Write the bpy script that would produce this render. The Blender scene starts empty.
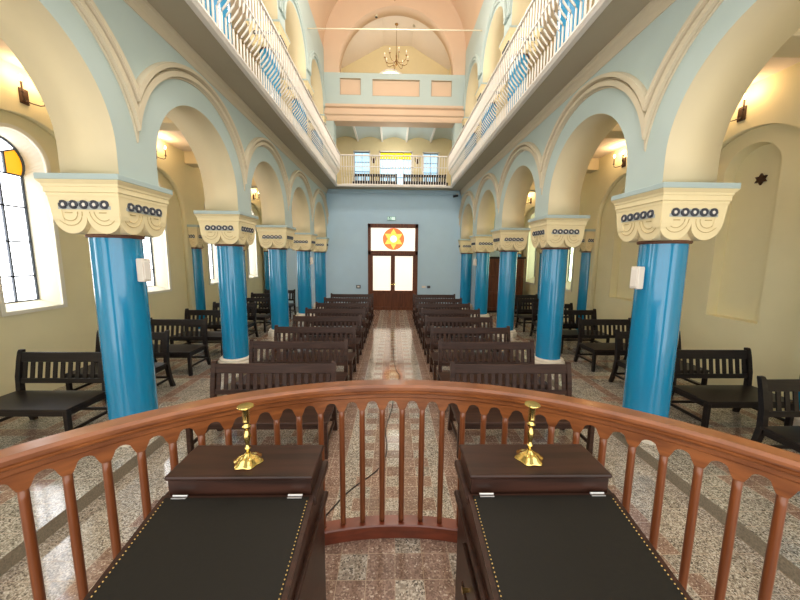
import bpy, bmesh, math, random
from mathutils import Vector, Matrix
random.seed(7)
PI = math.pi
scene = bpy.context.scene
COL = scene.collection

# ------------------------------------------------------------------ materials
def srgb(r, g, b):
    f = lambda c: (c/255/12.92) if c/255 <= .04045 else ((c/255+.055)/1.055)**2.4
    return (f(r), f(g), f(b), 1)

def mat(name, col, rough=.6, metal=0, noise=0.0, nscale=8, bump=0, emis=None, estr=0, coat=0, spec=.5):
    m = bpy.data.materials.new(name); m.use_nodes = True
    nt = m.node_tree; b = nt.nodes['Principled BSDF']
    b.inputs['Base Color'].default_value = col
    b.inputs['Roughness'].default_value = rough
    b.inputs['Metallic'].default_value = metal
    b.inputs['Specular IOR Level'].default_value = spec
    if coat:
        b.inputs['Coat Weight'].default_value = coat; b.inputs['Coat Roughness'].default_value = .06
    if emis:
        b.inputs['Emission Color'].default_value = emis; b.inputs['Emission Strength'].default_value = estr
    if noise or bump:
        tc = nt.nodes.new('ShaderNodeTexCoord'); n = nt.nodes.new('ShaderNodeTexNoise')
        n.inputs['Scale'].default_value = nscale; n.inputs['Detail'].default_value = 4
        nt.links.new(tc.outputs['Object'], n.inputs['Vector'])
        if noise:
            mx = nt.nodes.new('ShaderNodeMix'); mx.data_type = 'RGBA'
            mx.inputs[6].default_value = tuple(c*(1-noise) for c in col[:3])+(1,)
            mx.inputs[7].default_value = tuple(min(1, c*(1+noise)) for c in col[:3])+(1,)
            nt.links.new(n.outputs['Fac'], mx.inputs[0]); nt.links.new(mx.outputs[2], b.inputs['Base Color'])
        if bump:
            bp = nt.nodes.new('ShaderNodeBump'); bp.inputs['Strength'].default_value = bump
            bp.inputs['Distance'].default_value = .01
            nt.links.new(n.outputs['Fac'], bp.inputs['Height']); nt.links.new(bp.outputs['Normal'], b.inputs['Normal'])
    return m

def wood(name, c1, c2, rough=.35, scale=(3, 40, 40), coat=0.0):
    m = bpy.data.materials.new(name); m.use_nodes = True
    nt = m.node_tree; b = nt.nodes['Principled BSDF']; b.inputs['Roughness'].default_value = rough
    b.inputs['Specular IOR Level'].default_value = .5 if coat > .25 else .28
    if coat: b.inputs['Coat Weight'].default_value = coat; b.inputs['Coat Roughness'].default_value = .15
    tc = nt.nodes.new('ShaderNodeTexCoord'); mp = nt.nodes.new('ShaderNodeMapping'); mp.inputs['Scale'].default_value = scale
    n = nt.nodes.new('ShaderNodeTexNoise'); n.inputs['Scale'].default_value = 1.0; n.inputs['Detail'].default_value = 5
    n.inputs['Distortion'].default_value = .6
    r = nt.nodes.new('ShaderNodeValToRGB')
    r.color_ramp.elements[0].position = .3; r.color_ramp.elements[0].color = c1
    r.color_ramp.elements[1].position = .7; r.color_ramp.elements[1].color = c2
    nt.links.new(tc.outputs['Object'], mp.inputs['Vector']); nt.links.new(mp.outputs['Vector'], n.inputs['Vector'])
    nt.links.new(n.outputs['Fac'], r.inputs['Fac']); nt.links.new(r.outputs['Color'], b.inputs['Base Color'])
    return m

M = {}
M['blue_wall'] = mat('pale blue plaster', srgb(182, 197, 193), .75, noise=.04, nscale=3, bump=.03)
M['blue_back'] = mat('blue plaster of the entrance wall', srgb(178, 206, 224), .7, noise=.04, nscale=3, bump=.03)
M['blue_abacus'] = mat('pale blue grey paint', srgb(172, 190, 190), .6)
M['cream'] = mat('cream plaster', srgb(222, 208, 172), .75, noise=.04, nscale=2.5, bump=.03)
M['aisle'] = mat('warm cream aisle plaster', srgb(238, 229, 188), .75, noise=.05, nscale=2.5, bump=.03)
M['cap'] = mat('ivory capital paint', srgb(236, 220, 176), .55, noise=.03, nscale=10)
M['cap_line'] = mat('tan carved line', srgb(200, 178, 128), .6)
M['mould'] = mat('beige moulding paint', srgb(206, 194, 168), .6, noise=.03)
M['pink'] = mat('salmon pink plaster', srgb(216, 188, 160), .8, noise=.04, nscale=2, bump=.02)
M['soffit'] = mat('grey beige soffit paint', srgb(176, 166, 144), .8, noise=.03)
M['white'] = mat('white paint', srgb(236, 230, 222), .5)
M['offwhite'] = mat('off white ceiling', srgb(235, 222, 208), .8, noise=.02)
M['ceil_grey'] = mat('pale vault paint', srgb(196, 206, 202), .8, noise=.02)
M['yellow_wall'] = mat('pale yellow plaster', srgb(226, 209, 164), .8, noise=.03)
M['column'] = mat('glossy blue column lacquer', srgb(24, 136, 184), .16, noise=.05, nscale=2, coat=.6, spec=.6)
M['ring'] = mat('dark slate ring', srgb(62, 66, 76), .5)
M['ring_band'] = mat('grey blue band', srgb(176, 182, 182), .6)
M['neck'] = mat('brown neck ring', srgb(98, 62, 44), .5)
M['base'] = mat('ivory column base', srgb(228, 220, 204), .45)
M['bench_nave'] = wood('dark brown bench wood', srgb(42, 26, 20), srgb(70, 46, 36), .4, (2, 30, 30), .0)
M['bench_aisle'] = wood('black bench wood', srgb(20, 16, 15), srgb(38, 30, 28), .4, (2, 30, 30), .0)
M['oak'] = wood('reddish brown rail wood', srgb(108, 59, 29), srgb(144, 85, 45), .32, (6, 6, 30), .35)
M['oak_turned'] = wood('turned reddish brown wood', srgb(104, 54, 27), srgb(136, 77, 41), .35, (50, 50, 3), .3)
M['oak_dark'] = wood('red brown foot rail wood', srgb(100, 44, 26), srgb(132, 62, 38), .35, (6, 6, 30), .3)
M['door'] = wood('brown door wood', srgb(82, 46, 28), srgb(116, 68, 44), .45, (20, 20, 2))
M['desk'] = wood('dark walnut', srgb(34, 19, 13), srgb(60, 35, 26), .4, (3, 30, 30), .1)
M['leather'] = mat('black leather', srgb(24, 22, 18), .55, noise=.12, nscale=60, bump=.06, spec=.22)
M['brass'] = mat('polished brass', srgb(224, 198, 122), .14, metal=1)
M['nail'] = mat('brass nail heads', srgb(190, 160, 100), .3, metal=1)
M['steel'] = mat('steel hinge', srgb(200, 200, 200), .3, metal=1)
M['bronze'] = mat('dark bronze', srgb(74, 52, 38), .45, metal=.6)
M['candle'] = mat('candle sleeve', srgb(90, 66, 44), .6)
M['bulb'] = mat('lit warm bulb', srgb(255, 230, 180), .5, emis=(1, .74, .42, 1), estr=28)
M['bulb_dim'] = mat('pale candle bulb', srgb(255, 240, 215), .5, emis=(1, .86, .66, 1), estr=1.2)
M['black'] = mat('black plastic', srgb(28, 28, 30), .5)
M['cable'] = mat('dark cable', srgb(40, 34, 32), .6)
M['plastic'] = mat('white plastic', srgb(226, 218, 208), .45)
M['sign'] = mat('lit exit sign', srgb(210, 235, 225), .5, emis=srgb(205, 235, 225), estr=.5)
M['sign_green'] = mat('green sign panel', srgb(120, 165, 160), .5)
M['lead'] = mat('lead bar', srgb(70, 76, 84), .6)
M['lead_light'] = mat('pale glazing bar', srgb(120, 140, 155), .6)
M['reveal'] = mat('white window reveal', srgb(240, 236, 218), .6)
M['chand'] = mat('brass chandelier', srgb(150, 112, 62), .35, metal=.7)

def glass(name, col, strength, scale=2.2, var=.15):
    m = bpy.data.materials.new(name); m.use_nodes = True
    nt = m.node_tree; b = nt.nodes['Principled BSDF']
    b.inputs['Base Color'].default_value = col; b.inputs['Roughness'].default_value = .2
    b.inputs['Emission Strength'].default_value = strength
    tc = nt.nodes.new('ShaderNodeTexCoord'); n = nt.nodes.new('ShaderNodeTexNoise')
    n.inputs['Scale'].default_value = scale; n.inputs['Detail'].default_value = 3
    mx = nt.nodes.new('ShaderNodeMix'); mx.data_type = 'RGBA'
    mx.inputs[6].default_value = tuple(c*(1-var) for c in col[:3])+(1,); mx.inputs[7].default_value = col
    nt.links.new(tc.outputs['Object'], n.inputs['Vector']); nt.links.new(n.outputs['Fac'], mx.inputs[0])
    nt.links.new(mx.outputs[2], b.inputs['Emission Color'])
    return m
M['pane'] = glass('frosted daylight glass', srgb(236, 238, 242), 7.0)
M['pane_gallery_fill'] = glass('added gallery glow glass', srgb(255, 250, 240), 2.6)  # glow for the added windows of the upper galleries
M['pane_blue'] = glass('blue daylight glass', srgb(176, 218, 240), 1.1)
M['pane_warm'] = glass('frosted door glass', srgb(248, 236, 218), .95, 1.6, .3)
M['pane_cream'] = glass('cream lit glass', srgb(255, 246, 214), 1.6)
M['pane_orange'] = glass('orange stained glass', srgb(240, 168, 30), 1.1)
M['pane_yellow'] = glass('yellow stained glass', srgb(250, 222, 20), 1.1)
M['star_orange'] = glass('orange star glass', srgb(232, 104, 22), .9)
M['star_yellow'] = glass('yellow star glass', srgb(250, 200, 70), .9)
M['pane_green'] = glass('pale green daylight glass', srgb(226, 240, 196), 5.0)

# ---- terrazzo floor: square tiles, light speckled and brown ones laid by rule
def terrazzo(name, rule):
    m = bpy.data.materials.new(name); m.use_nodes = True
    nt = m.node_tree; N = nt.nodes; L = nt.links; b = N['Principled BSDF']
    b.inputs['Roughness'].default_value = .17; b.inputs['Specular IOR Level'].default_value = .55
    g = N.new('ShaderNodeNewGeometry'); sp = N.new('ShaderNodeSeparateXYZ'); L.new(g.outputs['Position'], sp.inputs[0])
    def mth(op, a, c=None):
        n = N.new('ShaderNodeMath'); n.operation = op
        for i, v in enumerate((a, c)):
            if v is None: continue
            if isinstance(v, (int, float)): n.inputs[i].default_value = v
            else: L.new(v, n.inputs[i])
        return n.outputs[0]
    T = .148
    off = .074 if rule == 'nave' else 0
    u = mth('DIVIDE', mth('ADD', sp.outputs[0], off), T); v = mth('DIVIDE', mth('ADD', sp.outputs[1], {'nave': .115, 'platform': .178}.get(rule, 0)), T)
    i = mth('FLOOR', u); j = mth('FLOOR', v)
    fu = mth('FRACT', u); fv = mth('FRACT', v)
    par = lambda x, k: mth('FLOORED_MODULO', x, k)
    eq = lambda x, k: mth('COMPARE', x, k)
    def eqn(x, k):
        n = N.new('ShaderNodeMath'); n.operation = 'COMPARE'; n.inputs[2].default_value = .1
        L.new(x, n.inputs[0]); n.inputs[1].default_value = k; return n.outputs[0]
    AND = lambda a, c: mth('MULTIPLY', a, c)
    OR = lambda a, c: mth('MAXIMUM', a, c)
    NOT = lambda a: mth('SUBTRACT', 1, a)
    check = AND(eqn(par(i, 2), 0), eqn(par(mth('ADD', mth('FLOOR', mth('DIVIDE', i, 2)), j), 2), 0))
    ai = mth('ABSOLUTE', i)
    if rule == 'nave':
        inner = mth('LESS_THAN', ai, 2.5)
        stripe = eqn(ai, 3)
        b1 = mth('GREATER_THAN', ai, 5.5)          # under the benches: mostly speckled
        brown_cell = OR(AND(eqn(par(i, 2), 0), NOT(eqn(par(mth('ADD', j, mth('FLOOR', mth('DIVIDE', i, 2))), 3), 0))), eqn(par(mth('ADD', mth('MULTIPLY', i, 2), j), 5), 0))
        edge = mth('GREATER_THAN', ai, 14.5)
        light = OR(OR(AND(inner, check), stripe), OR(edge, AND(b1, NOT(brown_cell))))
    elif rule == 'platform':
        light = check
    else:
        ax = mth('FLOOR', mth('DIVIDE', mth('ABSOLUTE', sp.outputs[0]), T))
        light = NOT(OR(eqn(par(ax, 5), 2), AND(eqn(par(j, 6), 0), mth('GREATER_THAN', ax, 20.5))))
    # chips
    tc = N.new('ShaderNodeTexCoord')
    vo = N.new('ShaderNodeTexVoronoi'); vo.inputs['Scale'].default_value = 120; L.new(g.outputs['Position'], vo.inputs['Vector'])
    sepc = N.new('ShaderNodeSeparateColor'); L.new(vo.outputs['Color'], sepc.inputs[0])
    def ramp(stops):
        r = N.new('ShaderNodeValToRGB'); r.color_ramp.interpolation = 'CONSTANT'
        els = r.color_ramp.elements
        while len(els) < len(stops): els.new(.5)
        for e, (p, c) in zip(els, stops): e.position = p; e.color = c
        L.new(sepc.outputs[0], r.inputs['Fac']); return r.outputs['Color']
    lc = ramp([(0, srgb(92, 84, 76)), (.14, srgb(152, 141, 128)), (.45, srgb(186, 177, 163)), (.72, srgb(136, 125, 112)), (.9, srgb(208, 201, 190))]) if rule != 'aisle' else \
         ramp([(0, srgb(92, 86, 76)), (.2, srgb(148, 141, 129)), (.45, srgb(180, 174, 162)), (.72, srgb(128, 121, 109)), (.9, srgb(198, 193, 182))])
    bc = ramp([(0, srgb(118, 94, 82)), (.3, srgb(140, 114, 100)), (.6, srgb(150, 124, 110)), (.85, srgb(168, 146, 130)), (.96, srgb(196, 180, 164))])
    nz = N.new('ShaderNodeTexNoise'); nz.inputs['Scale'].default_value = 3; L.new(g.outputs['Position'], nz.inputs['Vector'])
    mx = N.new('ShaderNodeMix'); mx.data_type = 'RGBA'
    L.new(light, mx.inputs[0]); L.new(bc, mx.inputs[6]); L.new(lc, mx.inputs[7])
    # grout
    du = mth('MINIMUM', fu, mth('SUBTRACT', 1, fu)); dv = mth('MINIMUM', fv, mth('SUBTRACT', 1, fv))
    gr = mth('LESS_THAN', mth('MINIMUM', du, dv), .012)
    mg = N.new('ShaderNodeMix'); mg.data_type = 'RGBA'; mg.inputs[7].default_value = srgb(176, 156, 136)
    L.new(gr, mg.inputs[0]); L.new(mx.outputs[2], mg.inputs[6])
    # tile to tile tone variation
    wn = N.new('ShaderNodeTexWhiteNoise'); wn.noise_dimensions = '2D'
    cb = N.new('ShaderNodeCombineXYZ'); L.new(i, cb.inputs[0]); L.new(j, cb.inputs[1]); L.new(cb.outputs[0], wn.inputs['Vector'])
    hv = N.new('ShaderNodeHueSaturation'); L.new(mg.outputs[2], hv.inputs['Color'])
    L.new(mth('ADD', mth('MULTIPLY', wn.outputs['Value'], .22), .89), hv.inputs['Value'])
    L.new(hv.outputs['Color'], b.inputs['Base Color'])
    L.new(mth('ADD', mth('MULTIPLY', gr, .25), mth('ADD', mth('MULTIPLY', nz.outputs['Fac'], .08), .36 if rule == 'platform' else .06)), b.inputs['Roughness'])
    b.inputs['Specular IOR Level'].default_value = .35 if rule == 'platform' else .7
    return m
M['floor_nave'] = terrazzo('nave terrazzo tiles', 'nave')
M['floor_plat'] = terrazzo('platform terrazzo tiles', 'platform')
M['floor_aisle'] = terrazzo('aisle terrazzo tiles', 'aisle')
M['step'] = mat('speckled step stone', srgb(142, 132, 116), .3, noise=.75, nscale=90)

# ------------------------------------------------------------------ helpers
def tag(o, label=None, cat=None, group=None, kind=None):
    if label: o['label'] = label
    if cat: o['category'] = cat
    if group: o['group'] = group
    if kind: o['kind'] = kind
    return o
def empty(name, loc=(0, 0, 0), rz=0):
    o = bpy.data.objects.new(name, None); COL.objects.link(o); o.location = loc; o.rotation_euler.z = rz
    o.empty_display_size = .1; return o
def link_mesh(name, me, mats, parent=None, smooth=False):
    o = bpy.data.objects.new(name, me); COL.objects.link(o)
    if mats is not None:
        ml = mats if isinstance(mats, (list, tuple)) else [mats]
        for q, m in enumerate(ml):
            if q < len(me.materials): me.materials[q] = m
            else: me.materials.append(m)
    if smooth:
        for p in me.polygons: p.use_smooth = True
        try: me.set_sharp_from_angle(angle=math.radians(40))
        except Exception: pass
    if parent: o.parent = parent
    return o
class MB:
    def __init__(s): s.bm = bmesh.new(); s.mi = 0
    def _fin(s, geom):
        for f in geom:
            if isinstance(f, bmesh.types.BMFace): f.material_index = s.mi
    def box(s, x0, x1, y0, y1, z0, z1, bev=0, mtx=None):
        vs = [s.bm.verts.new(v) for v in ((x0,y0,z0),(x1,y0,z0),(x1,y1,z0),(x0,y1,z0),(x0,y0,z1),(x1,y0,z1),(x1,y1,z1),(x0,y1,z1))]
        fs = [s.bm.faces.new([vs[i] for i in q]) for q in ((0,3,2,1),(4,5,6,7),(0,1,5,4),(1,2,6,5),(2,3,7,6),(3,0,4,7))]
        s._fin(fs)
        if mtx is not None:
            for v in vs: v.co = mtx @ v.co
        if bev:
            es = list({e for f in fs for e in f.edges})
            r = bmesh.ops.bevel(s.bm, geom=es, offset=bev, segments=2, affect='EDGES', profile=.5)
            s._fin(r['faces'])
        return s
    def quad(s, *pts):
        vs = [s.bm.verts.new(p) for p in pts]; f = s.bm.faces.new(vs); f.material_index = s.mi; return s
    def tube(s, pts, r, n=8, cap=True, closed=False):
        pts = [Vector(p) for p in pts]; rs = r if isinstance(r, (list, tuple)) else [r]*len(pts)
        rings = []
        m = len(pts)
        for i, p in enumerate(pts):
            if closed: t = pts[(i+1) % m]-pts[i-1]
            else: t = (pts[min(i+1, m-1)]-pts[max(i-1, 0)])
            t = t.normalized() if t.length > 1e-9 else Vector((0, 0, 1))
            a = Vector((0, 0, 1)) if abs(t.z) < .9 else Vector((1, 0, 0))
            u = t.cross(a).normalized(); w = t.cross(u).normalized()
            rings.append([s.bm.verts.new(p+(u*math.cos(2*PI*k/n)+w*math.sin(2*PI*k/n))*rs[i]) for k in range(n)])
        fs = []
        for i in range(m if closed else m-1):
            A, B = rings[i], rings[(i+1) % m]
            for k in range(n): fs.append(s.bm.faces.new((A[k], A[(k+1) % n], B[(k+1) % n], B[k])))
        if cap and not closed:
            fs.append(s.bm.faces.new(rings[0][::-1])); fs.append(s.bm.faces.new(rings[-1]))
        s._fin(fs); return s
    def lathe(s, prof, c=(0, 0, 0), n=24, lobes=0, amp=0, a0=0.0):
        cx, cy, cz = c; rings = []
        for (r, z) in prof:
            ring = []
            for k in range(n):
                a = 2*PI*k/n+a0; rr = r*(1+amp*math.cos(lobes*a)) if lobes else r
                ring.append(s.bm.verts.new((cx+rr*math.cos(a), cy+rr*math.sin(a), cz+z)))
            rings.append(ring)
        fs = []
        for A, B in zip(rings, rings[1:]):
            for k in range(n): fs.append(s.bm.faces.new((A[k], A[(k+1) % n], B[(k+1) % n], B[k])))
        fs.append(s.bm.faces.new(rings[0][::-1])); fs.append(s.bm.faces.new(rings[-1]))
        s._fin(fs); return s
    def arc_sweep(s, prof, c, a0, a1, n):       # closed profile (r, z) swept round the vertical axis at c
        rings = []
        for k in range(n+1):
            a = a0+(a1-a0)*k/n
            rings.append([s.bm.verts.new((c[0]+r*math.sin(a), c[1]+r*math.cos(a), z)) for r, z in prof])
        m = len(prof); fs = []
        for A, B in zip(rings, rings[1:]):
            for k in range(m): fs.append(s.bm.faces.new((A[k], A[(k+1) % m], B[(k+1) % m], B[k])))
        fs.append(s.bm.faces.new(rings[0])); fs.append(s.bm.faces.new(rings[-1][::-1]))
        s._fin(fs); return s
    def prism(s, outline, d0, d1, place):        # 2D outline (convex or not) extruded from d0 to d1 through place(u, v, d)
        A = [s.bm.verts.new(place(u, v, d0)) for u, v in outline]; B = [s.bm.verts.new(place(u, v, d1)) for u, v in outline]
        m = len(outline); fs = [s.bm.faces.new(A), s.bm.faces.new(B[::-1])]
        for k in range(m): fs.append(s.bm.faces.new((A[k], B[k], B[(k+1) % m], A[(k+1) % m])))
        s._fin(fs); return s
    def mesh(s, name):
        bmesh.ops.recalc_face_normals(s.bm, faces=s.bm.faces)
        me = bpy.data.meshes.new(name); s.bm.to_mesh(me); s.bm.free(); return me
    def build(s, name, mats, parent=None, smooth=False):
        return link_mesh(name, s.mesh(name), mats, parent, smooth)

def sheet_mesh(outlines, place, d0, d1, matfn=None):
    """first outline is the edge, the others are holes; filled flat, given thickness from d0 to d1, then placed."""
    cu = bpy.data.curves.new('sheet', 'CURVE'); cu.dimensions = '2D'; cu.fill_mode = 'BOTH'; cu.extrude = .5
    for ol in outlines:
        sp = cu.splines.new('POLY'); sp.points.add(len(ol)-1); sp.use_cyclic_u = True
        for p, (u, v) in zip(sp.points, ol): p.co = (u, v, 0, 1)
    o = bpy.data.objects.new('sheet', cu); COL.objects.link(o)
    dg = bpy.context.evaluated_depsgraph_get(); dg.update()
    me = bpy.data.meshes.new_from_object(o.evaluated_get(dg))
    bpy.data.objects.remove(o); bpy.data.curves.remove(cu)
    bm = bmesh.new(); bm.from_mesh(me)
    bmesh.ops.remove_doubles(bm, verts=bm.verts, dist=1e-5)
    kinds = []
    for f in bm.faces:
        zs = [v.co.z for v in f.verts]
        if max(zs)-min(zs) > .5: kinds.append('side')
        else: kinds.append('d1' if zs[0] > 0 else 'd0')
    for f, k in zip(bm.faces, kinds):
        if matfn: f.material_index = matfn(k, f)
        else: f.material_index = 0
    for v in bm.verts: v.co = Vector(place(v.co.x, v.co.y, d1 if v.co.z > 0 else d0))
    bmesh.ops.recalc_face_normals(bm, faces=bm.faces)
    bm.to_mesh(me); bm.free(); return me

def copy_tree(o, parent=None):
    c = o.copy(); COL.objects.link(c)
    if parent: c.parent = parent
    for ch in list(o.children): copy_tree(ch, c)
    return c
def arc(cx, cz, r, a0, a1, n): return [(cx+r*math.cos(a0+(a1-a0)*k/n), cz+r*math.sin(a0+(a1-a0)*k/n)) for k in range(n+1)]

# ------------------------------------------------------------------ building dimensions (metres; x across, y along the nave)
S = 2.45; Y0 = 3.615
COLY = [Y0+S*i for i in range(-1, 5)]          # -1 stands beside the platform
BAYC = [Y0+S*(i+.5) for i in range(-1, 4)]
XC = 3.01                                       # arcade columns
XW_IN, XW_OUT = 2.70, 3.26                      # arcade wall faces
XO = 5.10                                       # aisle outer wall
YB = 13.4                                       # entrance wall
YN = -1.2                                       # where the building is cut behind the viewer
ZA = .12                                        # aisle floor
CAPZ = 2.94; SPR = 3.2; AR = .955
SOF = 4.85; GF = 5.0
UCAP = 7.5; USPR = 7.85
VZ = 9.95
PLAT = .55

# ------------------------------------------------------------------ floors
MB().box(-2.68, 2.74, YN, YB, -.1, 0).build('floor', M['floor_nave'])['kind'] = 'structure'
for sd, x0 in ((-1, -2.68), (1, 2.74)):
    side = 'left' if sd < 0 else 'right'
    xs = sorted((x0, sd*5.6))
    mb = MB(); mb.box(xs[0], xs[1], YN, YB, -.1, ZA)
    o = mb.build('floor_%s_aisle' % side, [M['floor_aisle'], M['step']]); o['kind'] = 'structure'
    for p in o.data.polygons:
        if abs(p.normal.z) < .5: p.material_index = 1
# reading platform (half round) under the balustrade
CY = -.05; RR = 1.79
mb = MB(); n = 64
mb.prism([(1.90*math.sin(-PI/2+PI*k/n), CY+1.90*math.cos(-PI/2+PI*k/n)) for k in range(n+1)]+[(1.9, YN), (-1.9, YN)], 0, PLAT, lambda u, v, d: (u, v, d))
o = mb.build('floor_platform', M['floor_plat']); o['kind'] = 'structure'

# ------------------------------------------------------------------ arcade walls
def arcade_outline(zbase, zspr, ztop, r, half):
    pts = [(YN, ztop)]
    first = COLY[0]-half
    pts += [(YN, zbase)] if False else []
    # arch running off behind the viewer
    c = COLY[0]-S/2
    pts.append((YN, zspr + math.sqrt(max(0, r*r-(YN-c)**2)) if abs(YN-c) < r else zspr))
    for k in range(0, 17):
        a = PI/2-PI/2*k/16
        y, z = c+r*math.cos(a), zspr+r*math.sin(a)
        if y > YN+.02: pts.append((y, z))
    for i, yc in enumerate(COLY):
        pts.append((yc-half, zbase))
        if i == len(COLY)-1:
            pts.append((YB, zbase)); break
        pts.append((yc+half, zbase))
        c = yc+S/2
        pts += [(y, z) for y, z in arc(c, zspr, r, PI, 0, 32)]
    pts.append((YB, ztop))
    out = []
    for p in pts:
        if not out or (abs(p[0]-out[-1][0])+abs(p[1]-out[-1][1])) > 1e-4: out.append(p)
    return out

def arch_trim(name, sd, zspr, zlow, layers, mat_, bays, x_face):
    mb = MB(); lim = S/2-.001
    for c in bays:
        for (ra, rb, pr) in layers:
            def ends(r): return math.acos(min(1, lim/r)) if r > lim else 0
            ea, eb = ends(ra), ends(rb)
            n = 40
            inner = arc(c, zspr, ra, ea, PI-ea, n); outer = arc(c, zspr, rb, eb, PI-eb, n)
            if ra <= lim:     # legs run down to a point on the pier
                inner = [(c+lim-.004, zlow)]+inner+[(c-lim+.004, zlow)]
                if rb <= lim: outer = [(c+lim-.002, zlow)]+outer+[(c-lim+.002, zlow)]
                else: outer = [(c+lim, zlow), (c+lim, zspr+rb*math.sin(eb))]+outer[1:-1]+[(c-lim, zspr+rb*math.sin(eb)), (c-lim, zlow)]
            # band as strips
            m = max(len(inner), len(outer))
            def res(pl):
                L = [0]
                for p, q in zip(pl, pl[1:]): L.append(L[-1]+math.hypot(q[0]-p[0], q[1]-p[1]))
                o = []
                for k in range(61):
                    t = L[-1]*k/60; i = 0
                    while i < len(L)-2 and L[i+1] < t: i += 1
                    d = L[i+1]-L[i]; f = (t-L[i])/d if d > 1e-9 else 0
                    o.append((pl[i][0]+(pl[i+1][0]-pl[i][0])*f, pl[i][1]+(pl[i+1][1]-pl[i][1])*f))
                return o
            A, B = res(inner), res(outer)
            xf = sd*(x_face-pr); xb = sd*(x_face+.01); ch = .012
            bm = mb.bm
            rows = []
            for p, q in zip(A, B):
                d = Vector((q[0]-p[0], q[1]-p[1])); l = d.length
                e = d*(min(ch, l*.3)/l) if l > 1e-6 else d
                rows.append([bm.verts.new((xb, p[0], p[1])), bm.verts.new((sd*(x_face-pr*.5), p[0], p[1])), bm.verts.new((xf, p[0]+e.x, p[1]+e.y)),
                             bm.verts.new((xf, q[0]-e.x, q[1]-e.y)), bm.verts.new((sd*(x_face-pr*.5), q[0], q[1])), bm.verts.new((xb, q[0], q[1]))])
            for R1, R2 in zip(rows, rows[1:]):
                for k in range(5): bm.faces.new((R1[k], R1[k+1], R2[k+1], R2[k]))
            bm.faces.new(rows[0]); bm.faces.new(rows[-1][::-1])
    o = mb.build(name, mat_); o['kind'] = 'structure'; return o

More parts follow.
